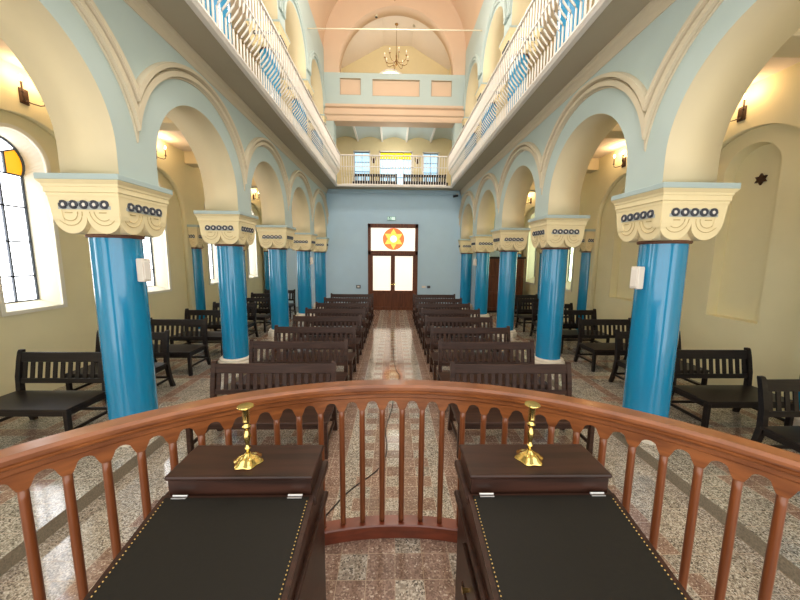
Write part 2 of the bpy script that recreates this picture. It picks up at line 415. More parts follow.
LAY = [(1.232, 1.25, .02), (1.25, 1.318, .055), (1.318, 1.338, .025), (1.338, 1.40, .075)]
for sd in (-1, 1):
    side = 'left' if sd < 0 else 'right'
    me = sheet_mesh([arcade_outline(CAPZ, SPR, GF, AR, .27)], lambda u, v, d: (sd*d, u, v), XW_IN, XW_OUT,
                    lambda k, f: 0 if k == 'd0' else 1)
    link_mesh('wall_%s_arcade' % side, me, [M['blue_wall'], M['cream']])['kind'] = 'structure'
    arch_trim('trim_%s_arch_mouldings' % side, sd, SPR, 3.25, LAY, M['mould'], BAYC, XW_IN)
    # upper gallery arcade
    me = sheet_mesh([arcade_outline(UCAP, USPR, VZ+.05, AR, .27)], lambda u, v, d: (sd*d, u, v), XW_IN, XW_OUT,
                    lambda k, f: 0 if k == 'd0' else 1)
    link_mesh('wall_%s_upper_arcade' % side, me, [M['blue_wall'], M['cream']])['kind'] = 'structure'
    arch_trim('trim_%s_upper_arch_mouldings' % side, sd, USPR, 7.9, [(1.02, 1.09, .05), (1.10, 1.17, .06)], M['blue_wall'], BAYC, XW_IN)
    # gallery floor: aisle ceiling below, overhang towards the nave
    mb = MB(); xs = sorted((sd*XW_OUT, sd*5.6)); mb.box(xs[0], xs[1], YN, YB, 4.68, GF)
    mb.build('ceiling_%s_aisle' % side, M['offwhite'])['kind'] = 'structure'
    mb = MB(); xs = sorted((sd*2.17, sd*(XW_IN+.002))); mb.box(xs[0], xs[1], YN, YB+.01, SOF, 4.90)
    o = mb.build('ceiling_%s_gallery_soffit' % side, [M['soffit']]); o['kind'] = 'structure'
    # fascia moulding along the gallery edge
    mb = MB(); pr = [(2.20, 4.835), (2.155, 4.835), (2.14, 4.855), (2.155, 4.87), (2.13, 4.885), (2.13, 4.905), (2.23, 4.905), (2.23, 4.84)]
    mb.prism([(p[0], p[1]) for p in pr], YN, 12.80, lambda u, v, d: (sd*u, d, v))
    mb.build('trim_%s_gallery_fascia' % side, M['white'])['kind'] = 'structure'
    # cornice where wall meets soffit
    mb = MB(); pr = [(2.705, 4.67), (2.69, 4.675), (2.682, 4.73), (2.668, 4.75), (2.662, 4.79), (2.645, 4.81), (2.64, 4.855), (2.705, 4.855)]
    mb.prism(pr, YN, YB, lambda u, v, d: (sd*u, d, v))
    mb.build('trim_%s_cornice' % side, M['mould'])['kind'] = 'structure'
    # transverse beams of the aisle
    for k, y in enumerate(COLY):
        xs = sorted((sd*(XW_OUT-.02), sd*(XO+.05)))
        MB().box(xs[0], xs[1], y-.18, min(y+.18, YB+.05), 4.40, 4.70, .015).build('ceiling_%s_beam_%d' % (side, k), M['cream'])['kind'] = 'structure'
    # outer wall: proud blind arcade, then the recessed wall with openings
    ol = arcade_outline(ZA-.02, 3.15, 4.7, .93, .295)
    me = sheet_mesh([ol], lambda u, v, d: (sd*d, u, v), XO, XO+.12)
    link_mesh('wall_%s' % side, me, M['aisle'])['kind'] = 'structure'
    def op(c, hw, zb, zs): return [(c-hw, zb), (c+hw, zb)]+arc(c, zs, hw, 0, PI, 24)
    ZB = 1.40 if sd < 0 else 1.28; SH = -.08 if sd < 0 else 0
    holes = [op(c+SH, .39, ZB, 3.48) for c in BAYC]
    me = sheet_mesh([[(YN, ZA-.02), (YB, ZA-.02), (YB, 4.7), (YN, 4.7)]]+holes, lambda u, v, d: (sd*d, u, v), XO+.11, XO+.17)
    link_mesh('wall_%s_recess' % side, me, M['aisle'])['kind'] = 'structure'
    for b, c in enumerate(BAYC):
        blind = sd > 0 and b < 3; c += SH
        depth = .13 if blind else .24
        A = op(c, .39, ZB, 3.48); shoe = lambda k: [(c-.29*k, 1.50-(k-1)), (c+.29*k, 1.50-(k-1))]+arc(c, 3.46, .34*k, -.55, PI+.55, 24)
        B = op(c, .38, ZB+.01, 3.48) if blind else shoe(1)
        xa, xb = XO+.12, XO+.16+depth
        mb = MB(); bm = mb.bm
        va = [bm.verts.new((sd*xa, y, z)) for y, z in A]; vb = [bm.verts.new((sd*xb, y, z)) for y, z in B]
        for k in range(len(A)): bm.faces.new((va[k], va[(k+1) % len(A)], vb[(k+1) % len(A)], vb[k]))
        if blind: bm.faces.new(vb)
        nm = 'wall_%s_niche_%d' % (side, b) if blind else 'window_%s_%d_reveal' % (side, b)
        mb.build(nm, M['aisle'] if blind else M['reveal'])['kind'] = 'structure'
        if blind: continue
        # raised surround
        fr = sheet_mesh([op(c, .435, ZB-.045, 3.48), op(c, .385, ZB+.005, 3.48)], lambda u, v, d: (sd*d, u, v), XO+.085, XO+.13)
        link_mesh('trim_%s_window_surround_%d' % (side, b), fr, M['reveal'])['kind'] = 'structure'
        # glazing
        w = empty('window_%s_%d' % (side, b), (0, 0, 0)); w['kind'] = 'structure'
        gl = M['pane'] if sd < 0 else M['pane_green']
        xg = xb-.01
        mb = MB(); mb.quad((sd*xg, c-.30, 1.48), (sd*xg, c+.30, 1.48), (sd*xg, c+.30, 3.32), (sd*xg, c-.30, 3.32))
        mb.build('pane', gl, w)
        pl = lambda u, v, d: (sd*d, u, v)
        for q in (-1, 1): MB().prism([(c+q*.34, 3.30), (c+q*.09, 3.30), (c+q*.09, 3.60), (c+q*.34, 3.72)], xg-.002, xg+.004, pl).build('orange_pane', M['pane_orange'], w)
        MB().prism([(c-.09, 3.30), (c+.09, 3.30), (c+.09, 3.60), (c+.34, 3.72), (c+.34, 3.84), (c-.34, 3.84), (c-.34, 3.72), (c-.09, 3.60)], xg-.002, xg+.004, pl).build('upper_pane', gl, w)
        mb = MB(); xx = sorted((sd*(xg-.03), sd*xg))
        mb.box(*xx, c-.011, c+.011, 1.5, 3.31)
        for z in (1.86, 2.36, 2.86, 3.31): mb.box(*xx, c-.29, c+.29, z-.010, z+.010)
        for a in (-.09, .09): mb.box(*xx, c+a-.010, c+a+.010, 3.30, 3.60)
        for q in (-1, 1): mb.tube([(sd*(xg-.012), c, 3.56), (sd*(xg-.012), c+q*.09, 3.60), (sd*(xg-.012), c+q*.31, 3.70)], .011, 6)
        mb.tube([(sd*(xg-.014), y, z) for y, z in shoe(1)], .018, 6, closed=True)
        mb.build('glazing_bars', M['lead'], w)

# column at a time: shaft, capital, base
def make_column():
    root = empty('blue_column')
    MB().lathe([(.228, .29), (.226, 1.4), (.222, 2.36)], n=40).build('shaft', M['column'], root, True)
    mb = MB(); mb.lathe([(.315, .0), (.315, .10), (.30, .115)], c=(0, 0, ZA), n=8, a0=PI/8); mb.lathe([(.285, .115), (.285, .15), (.262, .17)], c=(0, 0, ZA), n=32)
    mb.build('base', M['base'], root, True)
    cap = empty('capital'); cap.parent = root
    # abacus
    MB().box(-.3875, .3875, -.3875, .3875, CAPZ-.055, CAPZ, .006).build('abacus', M['blue_abacus'], cap)
    mb = MB(); prof = [(.3875, -.056), (.375, -.075), (.362, -.092), (.358, -.115), (.352, -.118), (.352, -.165), (.342, -.172), (.342, -.20)]
    bm = mb.bm; rings = [[bm.verts.new((sx*h, sy*h, CAPZ+z)) for sx, sy in ((-1, -1), (1, -1), (1, 1), (-1, 1))] for h, z in prof]
    for A, B in zip(rings, rings[1:]):
        for k in range(4): bm.faces.new((A[k], A[(k+1) % 4], B[(k+1) % 4], B[k]))
    bm.faces.new(rings[0]); bm.faces.new(rings[-1])
    # lobed faces
    hw = .338; zt = -.19; zc = -.385; r = hw/2
    ol = [(-hw, zt), (-hw, zc)]+[(-r+r*math.cos(PI+PI*k/14), zc+r*math.sin(PI+PI*k/14)) for k in range(1, 15)]+[(r+r*math.cos(PI+PI*k/14), zc+r*math.sin(PI+PI*k/14)) for k in range(1, 15)]+[(hw, zt)]
    ROT = [lambda u, v, d: (u, -d, v), lambda u, v, d: (d, u, v), lambda u, v, d: (-u, d, v), lambda u, v, d: (-d, -u, v)]
    for R in ROT:
        pl = lambda u, v, d, R=R: (lambda q: (q[0], q[1], q[2]+CAPZ))(R(u*(1 - max(0, -v-.19)*.16), v, d - max(0, -v-.19)*.10))
        mb.prism(ol, .24, .3385, pl)
    # tapered core that gathers onto the shaft
    bm = mb.bm; rings = []
    for h, z, rd in ((.28, -.30, .25), (.262, -.46, .5), (.225, -.555, 1)):
        ring = []
        for k in range(32):
            a = 2*PI*k/32; c_, s_ = math.cos(a), math.sin(a)
            q = h/max(abs(c_), abs(s_)); rr = q*(1-rd)+min(q, h*1.06)*rd
            ring.append(bm.verts.new((rr*c_, rr*s_, CAPZ+z)))
        rings.append(ring)
    for A, B in zip(rings, rings[1:]):
        for k in range(32): bm.faces.new((A[k], A[(k+1) % 32], B[(k+1) % 32], B[k]))
    bm.faces.new(rings[0]); bm.faces.new(rings[-1])
    mb.build('capital_block', M['cap'], cap)
    # carved half rings
    mb = MB()
    for R in ROT:
        for s_ in (-1, 1):
            for rr in (.132, .088):
                pts = []
                for k in range(13):
                    a = PI+PI*k/12; u, v = s_*r+rr*math.cos(a), zc+.04+rr*math.sin(a)
                    q = R(u*(1-(-v-.19)*.16), v, .340-(-v-.19)*.10); pts.append((q[0], q[1], q[2]+CAPZ))
                mb.tube(pts, .0045, 5)
            q = [R((s_*r+t)*.965, zc+.03, .340-.0165) for t in (-.035, .035)]
            mb.tube([(a[0], a[1], a[2]+CAPZ) for a in q], .006, 5)
    mb.build('carved_arcs', M['cap_line'], cap)
    mb = MB()
    for R in ROT:
        pl = lambda u, v, d, R=R: (lambda q: (q[0], q[1], q[2]+CAPZ))(R(u, v, d-.006))
        mb.mi = 0; mb.prism([(-.25, -.325), (.25, -.325), (.25, -.235), (-.25, -.235)], .320, .3385, pl)
        for k in range(5):
            u0 = -.196+.098*k
            mb.mi = 1
            pts = [pl(u0+.030*math.cos(2*PI*t/16), -.28+.030*math.sin(2*PI*t/16), .344) for t in range(16)]
            mb.tube(pts, .0135, 6, closed=True)
            mb.mi = 2; mb.prism([(u0+.018*math.cos(2*PI*t/10), -.28+.018*math.sin(2*PI*t/10)) for t in range(10)], .33, .346, pl)
    mb.build('ring_frieze', [M['ring_band'], M['ring'], M['white']], cap)
    MB().lathe([(.238, -.585), (.246, -.575), (.246, -.56), (.238, -.55)], c=(0, 0, CAPZ), n=40).build('neck_ring', M['neck'], root, True)
    return root
def halved(o, no):                    # the same column, cut by a vertical plane and closed
    c = copy_tree(o)
    def go(x):
        if x.type == 'MESH':
            x.data = x.data.copy(); bm = bmesh.new(); bm.from_mesh(x.data)
            r = bmesh.ops.bisect_plane(bm, geom=bm.verts[:]+bm.edges[:]+bm.faces[:], plane_co=(0, 0, 0), plane_no=no, clear_outer=True)
            bm.to_mesh(x.data); bm.free()
        for ch in x.children: go(ch)
    go(c); return c
ORD = ['hidden', 'nearest', 'second', 'third', 'fourth', 'farthest']
proto = make_column(); first = True
for sd in (-1, 1):
    side = 'left' if sd < 0 else 'right'
    for i, y in enumerate(COLY):
        if i == len(COLY)-1: o = halved(proto, (0, 1, 0)); y = YB-.001
        else: o = proto if first else copy_tree(proto); first = False
        o.location = (sd*XC, y, 0)
        if i == 0: lab = 'thick glossy blue column beside the reading platform, %s arcade' % side
        else: lab = 'thick glossy blue column, %s of the %s arcade counted from the balustrade' % (ORD[i], side)
        tag(o, lab, 'column', 'blue arcade columns', 'thing')
    for i, y in enumerate(COLY):
        if i == 0: continue
        if i == len(COLY)-1: y = YB-.31
        o = halved(proto, (sd, 0, 0)); o.name = 'blue_half_column'; o.location = (sd*(XO-.001), y, 0); o.scale = (.60, .70, 1)
        tag(o, 'slim blue half column against the %s aisle wall, %s from the balustrade' % (side, ORD[i]), 'column', 'blue half columns on the aisle walls', 'thing')
    for i, y in enumerate(COLY):
        if i == 0: continue
        if i == len(COLY)-1: y = YB-.001
        o = halved(proto, (0, 1, 0)) if i == len(COLY)-1 else copy_tree(proto)
        o.name = 'blue_gallery_column'; o.location = (sd*XC, y, GF-ZA*.886); o.scale = (1, 1, .886)
        tag(o, 'blue column up in the %s gallery behind the white railing, %s one' % (side, ORD[i]), 'column', 'blue gallery columns', 'thing')

# gallery level outer walls and ceilings
for sd in (-1, 1):
    side = 'left' if sd < 0 else 'right'
    mb = MB(); xs = sorted((sd*XO, sd*(XO+.2))); mb.box(xs[0], xs[1], YN, YB, GF, VZ)
    mb.build('wall_%s_gallery' % side, M['cream'])['kind'] = 'structure'
    mb = MB(); xs = sorted((sd*XW_OUT, sd*(XO+.2))); mb.box(xs[0], xs[1], YN, YB, 9.3, 9.5)
    mb.build('ceiling_%s_gallery' % side, M['offwhite'])['kind'] = 'structure'
    for b, c in enumerate(BAYC):  # unseen glowing windows, added to light the upper galleries
        w = empty('window_%s_gallery_%d' % (side, b)); w['kind'] = 'structure'
        pl = lambda u, v, d: (sd*d, u, v)
        MB().prism([(c-.4, 6.2), (c+.4, 6.2)]+arc(c, 7.7, .4, 0, PI, 16), XO-.006, XO+.004, pl).build('pane', M['pane_gallery_fill'], w)
        mb = MB(); mb.tube([(sd*(XO-.01), y, z) for y, z in [(c-.42, 6.18), (c+.42, 6.18)]+arc(c, 7.7, .42, 0, PI, 16)], .03, 6, closed=True)
        for z in (6.7, 7.2, 7.7): mb.box(*sorted((sd*(XO-.02), sd*XO)), c-.4, c+.4, z-.01, z+.01)
        mb.box(*sorted((sd*(XO-.02), sd*XO)), c-.01, c+.01, 6.2, 8.1)
        mb.build('window_frame', M['white'], w)
# nave vault
mb = MB(); bm = mb.bm; rows = []
for k in range(41):
    a = PI*k/40
    rows.append([bm.verts.new((2.71*math.cos(a), y, VZ+2.71*math.sin(a))) for y in (YN, 4, 9, YB+.02)]+[bm.verts.new((2.85*math.cos(a), y, VZ+2.85*math.sin(a))) for y in (YB+.02, YN)])
for A, B in zip(rows, rows[1:]):
    for k in range(5): bm.faces.new((A[k], A[k+1], B[k+1], B[k]))
    bm.faces.new((A[5], A[0], B[0], B[5]))
mb.build('ceiling_nave_vault', M['pink'], None, True)['kind'] = 'structure'

# ------------------------------------------------------------------ entrance wall and what lies behind it
DX0, DX1, DZ = -1.05, .99, 3.53
me = sheet_mesh([[(-5.6, -.1), (DX0, -.1), (DX0, DZ), (DX1, DZ), (DX1, -.1), (5.6, -.1), (5.6, GF), (-5.6, GF)]], lambda u, v, d: (u, d, v), YB, YB+.4)
link_mesh('wall_back', me, M['blue_back'])['kind'] = 'structure'
for sd in (-1, 1):
    side = 'left' if sd < 0 else 'right'
    xs = sorted((sd*2.36, sd*2.78)); MB().box(xs[0], xs[1], YB, YB+.5, GF, 7.5).build('wall_back_pier_%s' % side, M['blue_wall'])['kind'] = 'structure'
    xs = sorted((sd*2.78, sd*5.3)); MB().box(xs[0], xs[1], YB, YB+.4, GF, VZ).build('wall_back_gallery_%s' % side, M['cream'])['kind'] = 'structure'
# beam with mouldings, panelled parapet of the organ loft
mb = MB(); mb.prism([(YB+.5, 7.42), (YB-.02, 7.42), (YB-.04, 7.50), (YB-.04, 7.60), (YB-.10, 7.64), (YB-.10, 7.74), (YB-.05, 7.76), (YB-.05, 7.86), (YB-.14, 7.90), (YB-.16, 7.98), (YB, 8.02), (YB+.5, 8.02)], -2.72, 2.72, lambda u, v, d: (d, u, v))
mb.build('trim_loft_cornice', M['pink'])['kind'] = 'structure'
panels = [(-2.1, -1.3, 8.36, 8.96), (-.86, 1.06-.1, 8.34, 8.94), (1.4, 2.3-.1, 8.36, 8.94)]
me = sheet_mesh([[(-2.72, 8.0), (2.72, 8.0), (2.72, 9.15), (-2.72, 9.15)]]+[[(a, c), (b, c), (b, d), (a, d)] for a, b, c, d in panels], lambda u, v, d: (u, d, v), YB-.02, YB+.2)
link_mesh('wall_loft_parapet', me, M['blue_wall'])['kind'] = 'structure'
mb = MB()
for a, b, c, d in panels: mb.box(a-.01, b+.01, YB+.06, YB+.1, c-.01, d+.01)
mb.build('wall_loft_parapet_panels', M['pink'])['kind'] = 'structure'
mb = MB()
for a, b, c, d in panels:
    for q in ((a, b, c, c+.012), (a, b, d-.012, d), (a, a+.012, c, d), (b-.012, b, c, d)): mb.box(q[0], q[1], YB-.026, YB+.05, q[2], q[3])
mb.build('trim_loft_panel_edges', M['soffit'])['kind'] = 'structure'
AX, AS, ARR = .06, 9.3, 2.2
ol = [(-2.75, 9.12)]+[(AX-ARR, 9.12)]+arc(AX, AS, ARR, PI, 0, 48)+[(AX+ARR, 9.12), (2.75, 9.12)]+arc(0, VZ, 2.75, 0, PI, 40)
me = sheet_mesh([ol], lambda u, v, d: (u, d, v), YB, YB+.5)
link_mesh('wall_back_arch', me, M['pink'])['kind'] = 'structure'
# room behind the arch (organ loft)
YR = 15.7
MB().box(-3, 3, YB+.1, YR+.3, 8.0, 8.25).build('floor_loft', M['offwhite'])['kind'] = 'structure'
WX, WZ, WR = -.18, 9.78, .74
me = sheet_mesh([[(-3, 8.2), (3, 8.2), (3, 12.2), (-3, 12.2)], arc(WX, WZ, WR, 0, 2*PI-.13, 40)], lambda u, v, d: (u, d, v), YR, YR+.2)
link_mesh('wall_loft_rear', me, M['yellow_wall'])['kind'] = 'structure'
for sd in (-1, 1): MB().box(*sorted((sd*2.45, sd*2.7)), YB+.45, YR, 8.2, 12).build('wall_loft_%s' % ('left' if sd < 0 else 'right'), M['yellow_wall'])['kind'] = 'structure'
w = empty('window_loft'); w['kind'] = 'structure'
MB().prism(arc(WX, WZ, WR+.02, 0, 2*PI-.13, 40), YR+.1, YR+.12, lambda u, v, d: (u, d, v)).build('pane', M['pane_cream'], w)
mb = MB(); mb.tube([(u, YR-.01, v) for u, v in arc(WX, WZ, WR, 0, 2*PI-.13, 40)], .035, 6, closed=True); mb.box(WX-.015, WX+.015, YR+.06, YR+.09, WZ-WR, WZ+WR); mb.build('window_frame', M['white'], w)
mb = MB(); CXl = .12
prof = [(-2.5, 10.45), (CXl-.62, 11.5), (CXl+.62, 11.5), (2.6, 10.45), (2.6, 10.6), (CXl+.66, 11.62), (CXl-.66, 11.62), (-2.5, 10.6)]
mb.prism(prof, YB+.45, YR+.05, lambda u, v, d: (u, d, v)); mb.build('ceiling_loft', M['offwhite'])['kind'] = 'structure'
# room behind the back gallery, with a ceiling of shallow brick vaults between white ribs
MB().box(-3.4, 3.4, YB, 16.2, GF-.15, GF).build('floor_back_gallery', M['offwhite'])['kind'] = 'structure'
wins = [(-1.84, -1.15, 5.3, 7.0), (-.65, .80, 5.1, 7.0), (1.36, 2.04, 5.3, 6.98)]
me = sheet_mesh([[(-3.4, GF), (3.4, GF), (3.4, 7.8), (-3.4, 7.8)]]+[[(a, c), (b, c), (b, d), (a, d)] for a, b, c, d in wins], lambda u, v, d: (u, d, v), YR, YR+.3)
link_mesh('wall_back_gallery_rear', me, M['yellow_wall'])['kind'] = 'structure'
for sd in (-1, 1):
    side = 'left' if sd < 0 else 'right'
    MB().box(*sorted((sd*2.75, sd*3.0)), YB+.4, YR, GF, 7.8).build('wall_back_gallery_side_%s' % side, M['yellow_wall'])['kind'] = 'structure'
for q, (a, b, c, d) in enumerate(wins):
    w = empty('window_back_gallery_%d' % q); w['kind'] = 'structure'
    mid = q == 1
    mb = MB(); mb.box(a-.01, b+.01, YR+.15, YR+.16, c-.01, (d-.28 if mid else d)+.01); mb.build('pane', M['pane_blue'], w)
    if mid:
        MB().box(a, b, YR+.15, YR+.16, d-.28, d).build('yellow_pane', M['pane_yellow'], w)
    mb = MB()
    for k in range(0, (5 if mid else 3)):
        x = a+(b-a)*k/(4 if mid else 2); mb.box(x-.012, x+.012, YR+.11, YR+.15, c, d)
    for k in range(5):
        z = c+(d-.28*mid-c)*k/4; mb.box(a, b, YR+.11, YR+.15, z-.012, z+.012)
    mb.build('glazing_bars', M['lead_light'], w)
    mb = MB()
    for s_ in ((a-.05, a, c, d+.05), (b, b+.05, c, d+.05), (a-.05, b+.05, d, d+.05)): mb.box(s_[0], s_[1], YR-.03, YR+.14, s_[2], s_[3])
    mb.build('window_frame', M['white'], w)
mb = MB(); bm = mb.bm; edges = [-2.78+5.56*k/5 for k in range(6)]
for a, b in zip(edges, edges[1:]):
    rows = [[bm.verts.new((a+(b-a)*k/10, y, 7.5+.16*math.sin(PI*k/10))) for y in (YB+.05, YR+.02)] for k in range(11)]
    for A, B in zip(rows, rows[1:]): bm.faces.new((A[0], A[1], B[1], B[0]))
mb.box(-2.8, 2.8, YB+.05, YR, 7.7, 7.8)
mb.build('ceiling_back_gallery', M['ceil_grey'], None, True)['kind'] = 'structure'
mb = MB()
for x in edges[1:-1]: mb.box(x-.04, x+.04, YB+.45, YR, 7.44, 7.56)
mb.build('trim_back_gallery_ribs', M['white'])['kind'] = 'structure'
o = empty('ceiling_lamp', (.06, 14.3, 7.6)); tag(o, 'small round ceiling lamp on the pale vaults over the back gallery', 'ceiling lamp')
MB().lathe([(.05, .06), (.07, .0), (.05, -.02)], n=18).build('lamp_body', M['mould'], o, True)
l = bpy.data.lights.new('back_gallery_fill', 'POINT'); l.energy = 34; l.color = (1, .97, .9); l.shadow_soft_size = .45  # added fill that brightens the back gallery, apart from the lamp body
lo = bpy.data.objects.new('back_gallery_fill', l); COL.objects.link(lo); lo.location = (.06, 14.7, 6.6)
# overhang of the back gallery
MB().box(-2.18, 2.18, 12.75, YB+.01, SOF, 4.90).build('ceiling_back_gallery_soffit', M['soffit'])['kind'] = 'structure'
mb = MB(); mb.prism([(12.78, 4.835), (12.735, 4.835), (12.72, 4.855), (12.735, 4.87), (12.71, 4.885), (12.71, 4.905), (12.8, 4.905), (12.8, 4.84)], -2.16, 2.16, lambda u, v, d: (d, u, v))
mb.build('trim_back_gallery_fascia', M['white'])['kind'] = 'structure'
mb = MB(); mb.prism([(YB+.005, 4.70), (YB-.04, 4.71), (YB-.06, 4.77), (YB-.1, 4.80), (YB-.1, 4.855), (YB+.005, 4.855)], -2.6, 2.6, lambda u, v, d: (d, u, v))
mb.build('trim_back_cornice', M['blue_back'])['kind'] = 'structure'

# ------------------------------------------------------------------ gallery railings
bar_me = None
def railing(name, label, pts_fn, n, length, horiz):
    global bar_me
    root = empty(name); tag(root, label, 'railing', 'white gallery railings')
    prof = [(0, 4.90), (0, 5.05), (0, 5.175), (.018, 5.21), (.07, 5.265), (.115, 5.325), (.145, 5.40), (.155, 5.49), (.155, 5.60), (.155, 5.90)]
    if bar_me is None:
        mb = MB(); mb.tube([(o_, 0, z) for o_, z in prof], .013, 6); bar_me = mb.mesh('bar'); bar_me.materials.append(M['white'])
        for p in bar_me.polygons: p.use_smooth = True
    for k in range(n):
        loc, rz = pts_fn(k/(n-1))
        b = bpy.data.objects.new('bar', bar_me); COL.objects.link(b); b.parent = root; b.location = loc; b.rotation_euler.z = rz
    return root
YS = 2.55
for sd in (-1, 1):
    side = 'left' if sd < 0 else 'right'
    rz = 0 if sd < 0 else PI
    r_ = railing('gallery_railing', 'white bowed metal railing along the %s gallery edge' % side, lambda t: ((sd*2.17, YS+(12.53-YS)*t, 0), rz), 99, 0, 0)
    xc = sd*(2.17-.155)
    for nm, z, h, w in (('top_rail', 5.92, .02, .028), ('middle_rail', 5.52, .013, .016), ('bottom_rail', 4.92, .018, .02)):
        x = sd*2.17 if nm == 'bottom_rail' else xc
        MB().box(x-w, x+w, YS-.05, 12.54, z-h, z+h, .005).build(nm, M['white'], r_)
r_ = railing('gallery_railing', 'white bowed metal railing across the back gallery over the entrance', lambda t: ((-1.97+3.94*t, 12.745, 0), -PI/2), 42, 0, 0)
for nm, z, h, w in (('top_rail', 5.92, .02, .028), ('middle_rail', 5.52, .013, .016), ('bottom_rail', 4.92, .018, .02)):
    y = 12.745 if nm == 'bottom_rail' else 12.59
    MB().box(-1.98, 1.98, y-w, y+w, z-h, z+h, .005).build(nm, M['white'], r_)

# ------------------------------------------------------------------ door
d = empty('double_door', (0, YB, 0)); tag(d, 'brown wooden double door with frosted panes and star fanlight at aisle end', 'door')
mb = MB()
mb.box(DX0, DX0+.12, -.06, .12, 0, DZ, .01); mb.box(DX1-.12, DX1, -.06, .12, 0, DZ, .01); mb.box(DX0, DX1, -.06, .12, DZ-.16, DZ, .01)
mb.box(DX0, DX1, -.06, .12, 2.28, 2.45, .01); mb.box(DX0, DX1, -.03, .12, -.02, .02)
mb.build('door_frame', M['door'], d)
mid = (DX0+DX1)/2
for s_, (x0, x1) in enumerate(((DX0+.115, mid-.001), (mid+.001, DX1-.115))):
    lf = MB()
    lf.box(x0, x0+.085, -.03, .05, .01, 2.29, .006); lf.box(x1-.085, x1, -.03, .05, .01, 2.29, .006)
    lf.box(x0+.08, x1-.08, -.03, .05, .01, .13, .006); lf.box(x0+.08, x1-.08, -.03, .05, .70, .82, .006); lf.box(x0+.08, x1-.08, -.03, .05, 2.24, 2.29, .004)
    if s_ == 0: lf.box(x1-.02, x1+.025, -.045, -.028, .01, 2.27, .004)
    leaf = lf.build('door_leaf', M['door'], d)
    MB().box(x0+.08, x1-.08, 0, .02, .12, .71).build('door_panel', M['door'], leaf)
    MB().box(x0+.08, x1-.08, .005, .015, .81, 2.25).build('door_pane', M['pane_warm'], leaf)
    hx = x1-.045 if s_ == 0 else x0+.045
    hm = MB(); hm.box(hx-.015, hx+.015, -.045, -.03, .98, 1.14, .003); hm.tube([(hx, -.04, 1.08), (hx, -.075, 1.08), (hx+(-.09 if s_ == 0 else .09), -.075, 1.08)], .009, 8)
    hm.build('door_handle', M['brass'], leaf)
fl = MB(); fl.box(DX0+.11, DX1-.11, .01, .02, 2.44, DZ-.15); fl = fl.build('fanlight', M['pane_warm'], d)
sc = (mid+.02, 2.93); R_ = .43
pl = lambda u, v, q: (sc[0]+u, q, sc[1]+v)
MB().prism([(R_*math.cos(2*PI*k/48), R_*math.sin(2*PI*k/48)) for k in range(48)], -.004, .012, pl).build('star_roundel', M['star_orange'], fl)
stp = [((R_*.98 if k % 2 == 0 else R_*.98/math.sqrt(3))*math.cos(PI/2+PI*k/6), (R_*.98 if k % 2 == 0 else R_*.98/math.sqrt(3))*math.sin(PI/2+PI*k/6)) for k in range(12)]
MB().prism(stp, -.008, .011, pl).build('six_point_star', M['star_yellow'], fl)
MB().prism([(R_*.33*math.cos(2*PI*k/24), R_*.33*math.sin(2*PI*k/24)) for k in range(24)], -.012, .010, pl).build('star_centre', M['pane_warm'], fl)
mb = MB()
for k in (0, 1):
    t = [(R_*.98*math.cos(PI/2+k*PI+2*PI*j/3), R_*.98*math.sin(PI/2+k*PI+2*PI*j/3)) for j in range(3)]
    mb.tube([pl(u, v, -.012) for u, v in t], .006, 5, closed=True)
mb.tube([pl(R_*math.cos(2*PI*k/40), R_*math.sin(2*PI*k/40), -.008) for k in range(40)], .008, 5, closed=True)
mb.build('star_leading', M['star_orange'], fl)

# ------------------------------------------------------------------ small fittings on the entrance wall
o = empty('exit_sign', (-.10, YB, 3.74)); tag(o, 'small pale lit exit sign with running figure above the double door', 'sign')
MB().box(-.17, .17, -.05, 0, -.075, .075, .008).build('sign_box', M['sign_green'], o)
mb = MB(); mb.box(.0, .15, -.056, -.05, -.06, .06, .002)
mb.prism([(-.035+.016*math.cos(2*PI*k/10), .045+.016*math.sin(2*PI*k/10)) for k in range(10)], -.056, -.049, lambda u, v, q: (u, q, v))
mb.tube([(-.04, -.053, .03), (-.055, -.053, -.01), (-.035, -.053, -.055)], .010, 6); mb.tube([(-.055, -.053, -.01), (-.085, -.053, -.045)], .009, 6); mb.tube([(-.075, -.053, .015), (-.04, -.053, .024), (-.012, -.053, .0)], .008, 6)
mb.box(-.15, -.115, -.056, -.05, -.06, .06, .002)
mb.build('pictogram', M['sign'], o)
o = empty('wall_switch', (-1.45, YB, .97)); tag(o, 'small dark switch panel on blue wall beside the door frame', 'switch')
MB().box(-.09, .09, -.03, 0, -.07, .07, .008).build('switch_plate', M['ring'], o); MB().box(-.05, .05, -.036, -.028, -.03, .04, .003).build('switch_button', M['plastic'], o)
o = empty('wall_socket', (1.36, YB, .98)); tag(o, 'white and grey wall socket on blue wall above the right back bench', 'socket')
MB().box(-.18, -.02, -.02, 0, -.04, .04, .006).build('socket_plate', M['plastic'], o); MB().box(.04, .17, -.035, 0, -.05, .05, .006).build('socket_cover', M['ring'], o)
o = empty('security_camera', (2.52, YB-.12, 4.66)); tag(o, 'small grey security camera under the gallery in the far corner', 'camera')
MB().lathe([(.05, .06), (.05, .04), (.02, .03), (.02, 0)], n=16).build('camera_mount', M['plastic'], o, True)
MB().tube([(.02, 0, -.01), (-.16, -.05, -.05)], [.04, .045], 14).build('camera_body', M['ring'], o, True)

